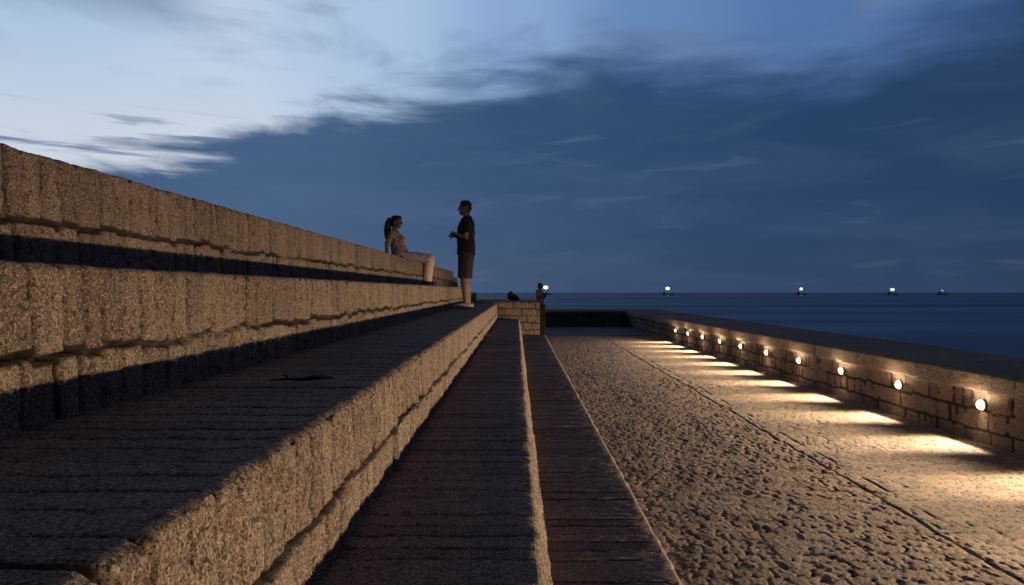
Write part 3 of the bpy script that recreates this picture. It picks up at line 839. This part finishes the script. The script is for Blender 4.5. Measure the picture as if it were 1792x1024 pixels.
# ------------------------------------------------------------------ fishing boats
M_HULL = plain('boat_hull', (.025, .045, .085), .6)
M_CAB = plain('boat_cabin', (.12, .12, .13), .6)
M_BULB = emit('boat_lamp', (1.0, .88, .56), 1.7)
M_BULB2 = emit('boat_lamp_small', (.9, .92, 1.0), 1.6)
def boat(px, d, lampz, cols, rows, rad, label, rz, mat):
    t = empty('fishing_boat', ((px - 896) / 1200 * d, d, SEA), rz)
    ln = 26.
    bm = bmesh.new(); rings = []
    for q in range(11):
        f = q / 10; x = (f - .5) * ln
        w = 3.0 * (1 - max(0, (f - .55) / .45) ** 2.2) * (.82 + .18 * min(1, f * 5)); sheer = 1.7 + 1.5 * max(0, f - .5) ** 1.5 * 2 + .3 * (1 - f)
        w = max(w, .05)
        rings.append([bm.verts.new(p) for p in ((x, -w, sheer), (x + .3 * f, -w * .8, -.2), (x, 0, -.9), (x + .3 * f, w * .8, -.2), (x, w, sheer))])
    for a, b_ in zip(rings[:-1], rings[1:]):
        for k in range(4): bm.faces.new((a[k], a[k + 1], b_[k + 1], b_[k]))
        bm.faces.new((a[4], a[0], b_[0], b_[4]))
    bm.faces.new(rings[0]); bm.faces.new(rings[-1][::-1])
    link('hull', bm_mesh('hull', bm), M_HULL, t)
    bm = bmesh.new(); box_bm(bm, (-7, 0, 3.1), (6, 4, 2.9), .15); box_bm(bm, (-7.4, 0, 5.3), (4, 3.2, 1.6), .15); link('cabin', bm_mesh('cabin', bm), M_CAB, t)
    for mx in (-8.5, 8.5):
        bm = bmesh.new(); tube(bm, [(mx, 0, 1.5), (mx, 0, lampz + 2)], [.16, .08], 8); link('mast', bm_mesh('mast', bm), M_CAB, t)
    bm = bmesh.new(); tube(bm, [(-8.5, 0, lampz - .2), (8.5, 0, lampz - .2)], [.05, .05], 6); link('lamp_wire', bm_mesh('lamp_wire', bm), M_HULL, t)
    bm = bmesh.new()
    for i in range(cols):
        hgt = rows * math.sqrt(max(.08, 1 - ((i - (cols - 1) / 2) / (cols / 2 + .15)) ** 2))
        m_ = max(1, round(hgt))
        for j in range(m_):
            ell(bm, ((i - (cols - 1) / 2) * rad * 1.5, 0, lampz + (j - (m_ - 1) / 2) * rad * 1.5), (rad, rad, rad))
    link('lamp_row', bm_mesh('lamp_row', bm, True), mat, t)
    tag(t, label, 'fishing boat', 'lit fishing boats on the horizon')
bd = 1500.
boat(955, bd, 16.0, 7, 5, .95, "fishing boat whose bright lamps shine right behind the distant person's head", .1, M_BULB)
boat(1168.5, bd, 13.9, 6, 5, .88, 'brightest lone fishing boat above the far end of the lamp-lit parapet', -.1, M_BULB)
boat(1402, bd, 12.8, 5, 4, .85, 'fishing boat with bright lamps in the middle of the open horizon', .15, M_BULB)
boat(1561.5, bd, 11.4, 7, 4, .88, 'fishing boat with a wide bright row of lamps, next to a tiny dim one', 0., M_BULB)
boat(1649, bd, 9.4, 5, 1, .5, 'tiny dim fishing boat, rightmost light on the horizon', .2, M_BULB2)

# ------------------------------------------------------------------ world
w = bpy.data.worlds.new('World'); sc.world = w; w.use_nodes = True
nt = w.node_tree; nt.nodes.clear()
out = N(nt, 'ShaderNodeOutputWorld'); bg = N(nt, 'ShaderNodeBackground'); L(nt, bg.outputs[0], out.inputs[0])
co = N(nt, 'ShaderNodeTexCoord').outputs['Generated']
sp = N(nt, 'ShaderNodeSeparateXYZ'); L(nt, co, sp.inputs[0])
x, y, z = sp.outputs
az = mth(nt, 'ARCTAN2', x, y)
hyp = mth(nt, 'SQRT', mth(nt, 'ADD', mth(nt, 'MULTIPLY', x, x), mth(nt, 'MULTIPLY', y, y)))
el = mth(nt, 'DIVIDE', z, mth(nt, 'MAXIMUM', hyp, .02))                 # tangent of the elevation
def cvec(sx, sy, oz=0.):
    c = N(nt, 'ShaderNodeCombineXYZ'); L(nt, mth(nt, 'MULTIPLY', az, sx), c.inputs[0]); L(nt, mth(nt, 'MULTIPLY', el, sy), c.inputs[1]); c.inputs[2].default_value = oz
    return c.outputs[0]
def noise(sx, sy, oz, det=6., rough=.55, dist=0.):
    n = N(nt, 'ShaderNodeTexNoise', i_Scale=1.0, i_Detail=det, i_Roughness=rough, i_Distortion=dist); L(nt, cvec(sx, sy, oz), n.inputs['Vector']); return n.outputs[0]
def ramp(fac, pts, lin=False):
    r = N(nt, 'ShaderNodeValToRGB'); L(nt, fac, r.inputs[0]); cr = r.color_ramp
    cr.interpolation = 'LINEAR' if lin else 'EASE'
    while len(cr.elements) > 1: cr.elements.remove(cr.elements[-1])
    for q, (p, c) in enumerate(pts):
        e = cr.elements[0] if q == 0 else cr.elements.new(p)
        e.position = p; e.color = (*c, 1) if isinstance(c, tuple) else (c, c, c, 1)
    return r.outputs[0]
azn = mth(nt, 'MULTIPLY_ADD', az, .5, .5, clamp=True)                   # -1..1 rad -> 0..1
A = lambda a: a * .5 + .5
na = noise(5, 22, 3.1, 7., .56, .5)
nb_ = noise(14, 60, 8.4, 5., .5)
edge = ramp(azn, [(A(-1), .15), (A(-.643), .150), (A(-.45), .172), (A(-.40), .19), (A(-.34), .232), (A(-.27), .258), (A(-.197), .268), (A(-.08), .300), (A(.13), .345), (A(.337), .318), (A(.466), .29), (A(.54), .31), (A(.642), .345), (A(1), .42)], True)
eln = mth(nt, 'ADD', el, mth(nt, 'ADD', mth(nt, 'MULTIPLY_ADD', na, .14, -.07), mth(nt, 'MULTIPLY_ADD', nb_, .04, -.02)))
soft = mth(nt, 'MULTIPLY_ADD', sstep(nt, az, -.30, .25), .034, .026)
mask = sstep(nt, mth(nt, 'DIVIDE', mth(nt, 'SUBTRACT', edge, eln), soft), -1.0, 1.0)
# light sky above the bank
clear = ramp(azn, [(A(-1), (.30, .42, .60)), (A(-.62), (.42, .56, .74)), (A(-.40), (.50, .62, .78)), (A(-.18), (.40, .54, .75)), (A(0), (.25, .39, .64)), (A(.2), (.125, .24, .47)), (A(.4), (.085, .18, .39)), (A(.64), (.05, .12, .30)), (A(1), (.03, .06, .15))])
warm = mth(nt, 'MULTIPLY', sstep(nt, el, .34, .16), sstep(nt, az, -.05, -.4))
clear = mixc(nt, mth(nt, 'MULTIPLY', warm, .7), clear, (.66, .69, .76))
nh = noise(4, 13, 21.0, 6., .55, .4)
wisp = mth(nt, 'MULTIPLY', sstep(nt, nh, .47, .68), sstep(nt, el, .22, .40))
clear = mixc(nt, mth(nt, 'MULTIPLY', wisp, .65), clear, (.14, .22, .37))
nh2 = noise(5, 16, 44.0, 6., .55, .6)
top = mth(nt, 'MULTIPLY', mth(nt, 'MULTIPLY', sstep(nt, nh2, .40, .58), sstep(nt, el, .31, .40)), sstep(nt, az, -.38, -.50))
clear = mixc(nt, mth(nt, 'MULTIPLY', top, .75), clear, (.13, .21, .35))
nl = noise(6, 70, 52.0, 4., .5, .3)
low = mth(nt, 'MULTIPLY', mth(nt, 'MULTIPLY', sstep(nt, nl, .50, .62), sstep(nt, el, .245, .205)), sstep(nt, az, -.30, -.40))
clear = mixc(nt, mth(nt, 'MULTIPLY', low, .8), clear, (.09, .15, .27))
# dark bank
nc = noise(4.5, 20, 12.7, 6., .55, .6)
bankc = ramp(azn, [(A(-.65), (.048, .104, .225)), (A(-.3), (.053, .112, .230)), (A(0), (.033, .080, .182)), (A(.3), (.021, .060, .150)), (A(.65), (.018, .049, .122)), (A(1), (.015, .03, .07))], True)
bank = mixc(nt, sstep(nt, nc, .35, .70), mixc(nt, .06, bankc, (.0, .0, .0)), mixc(nt, .06, bankc, (.20, .24, .34)))
nw2 = noise(7, 42, 31.3, 5., .5, .8)
bank = mixc(nt, mth(nt, 'MULTIPLY', sstep(nt, nw2, .58, .80), .20), bank, (.16, .22, .33))
hz = sstep(nt, el, .10, .0)
bank = mixc(nt, mth(nt, 'MULTIPLY', hz, .45), bank, ramp(azn, [(A(-.5), (.07, .12, .21)), (A(0), (.055, .100, .160)), (A(.2), (.034, .066, .125)), (A(.65), (.026, .048, .10))], True))
sky = mixc(nt, mask, clear, bank)
# overhead and behind, out of view: sky darkened to weaken its light
over = sstep(nt, el, .46, .75)
back = sstep(nt, mth(nt, 'ABSOLUTE', az), .9, 1.8)
sky = mixc(nt, mth(nt, 'MAXIMUM', over, back), sky, mixc(nt, nc, (.030, .038, .074), (.052, .062, .112)))
sky = mixc(nt, sstep(nt, el, -.002, -.02), sky, (.012, .022, .045))
ns = N(nt, 'ShaderNodeTexSky', sky_type='NISHITA'); ns.sun_disc = False; ns.sun_elevation = R(-4); ns.sun_rotation = R(-28)
add = N(nt, 'ShaderNodeMix', data_type='RGBA', blend_type='ADD'); add.inputs['Factor'].default_value = .06
L(nt, sky, add.inputs[6]); L(nt, ns.outputs[0], add.inputs[7])
L(nt, add.outputs[2], bg.inputs[0]); bg.inputs[1].default_value = 1.0

# afterglow: the sun is already down
su = bpy.data.lights.new('sun', 'SUN'); su.energy = .02; su.angle = R(25); su.color = (.75, .85, 1)
so = bpy.data.objects.new('sun', su); COL.objects.link(so)
so.rotation_euler = Vector((.47, -.88, -.30)).to_track_quat('-Z', 'Y').to_euler()

# ------------------------------------------------------------------ camera and render
cd = bpy.data.cameras.new('camera'); cd.sensor_width = 36; cd.lens = 1200 / 1792 * 36; cd.clip_start = .02; cd.clip_end = 60000
cam = bpy.data.objects.new('camera', cd); COL.objects.link(cam); cam.rotation_euler = (math.pi / 2, 0, 0)
sc.camera = cam
sc.view_settings.view_transform = 'Standard'; sc.view_settings.look = 'None'; sc.view_settings.exposure = 0; sc.view_settings.gamma = 1
sc.render.engine = 'CYCLES'; sc.render.filter_size = 1.0
sc.cycles.use_denoising = True
sc.cycles.max_bounces = 5; sc.cycles.diffuse_bounces = 3
sc.cycles.sample_clamp_indirect = 4
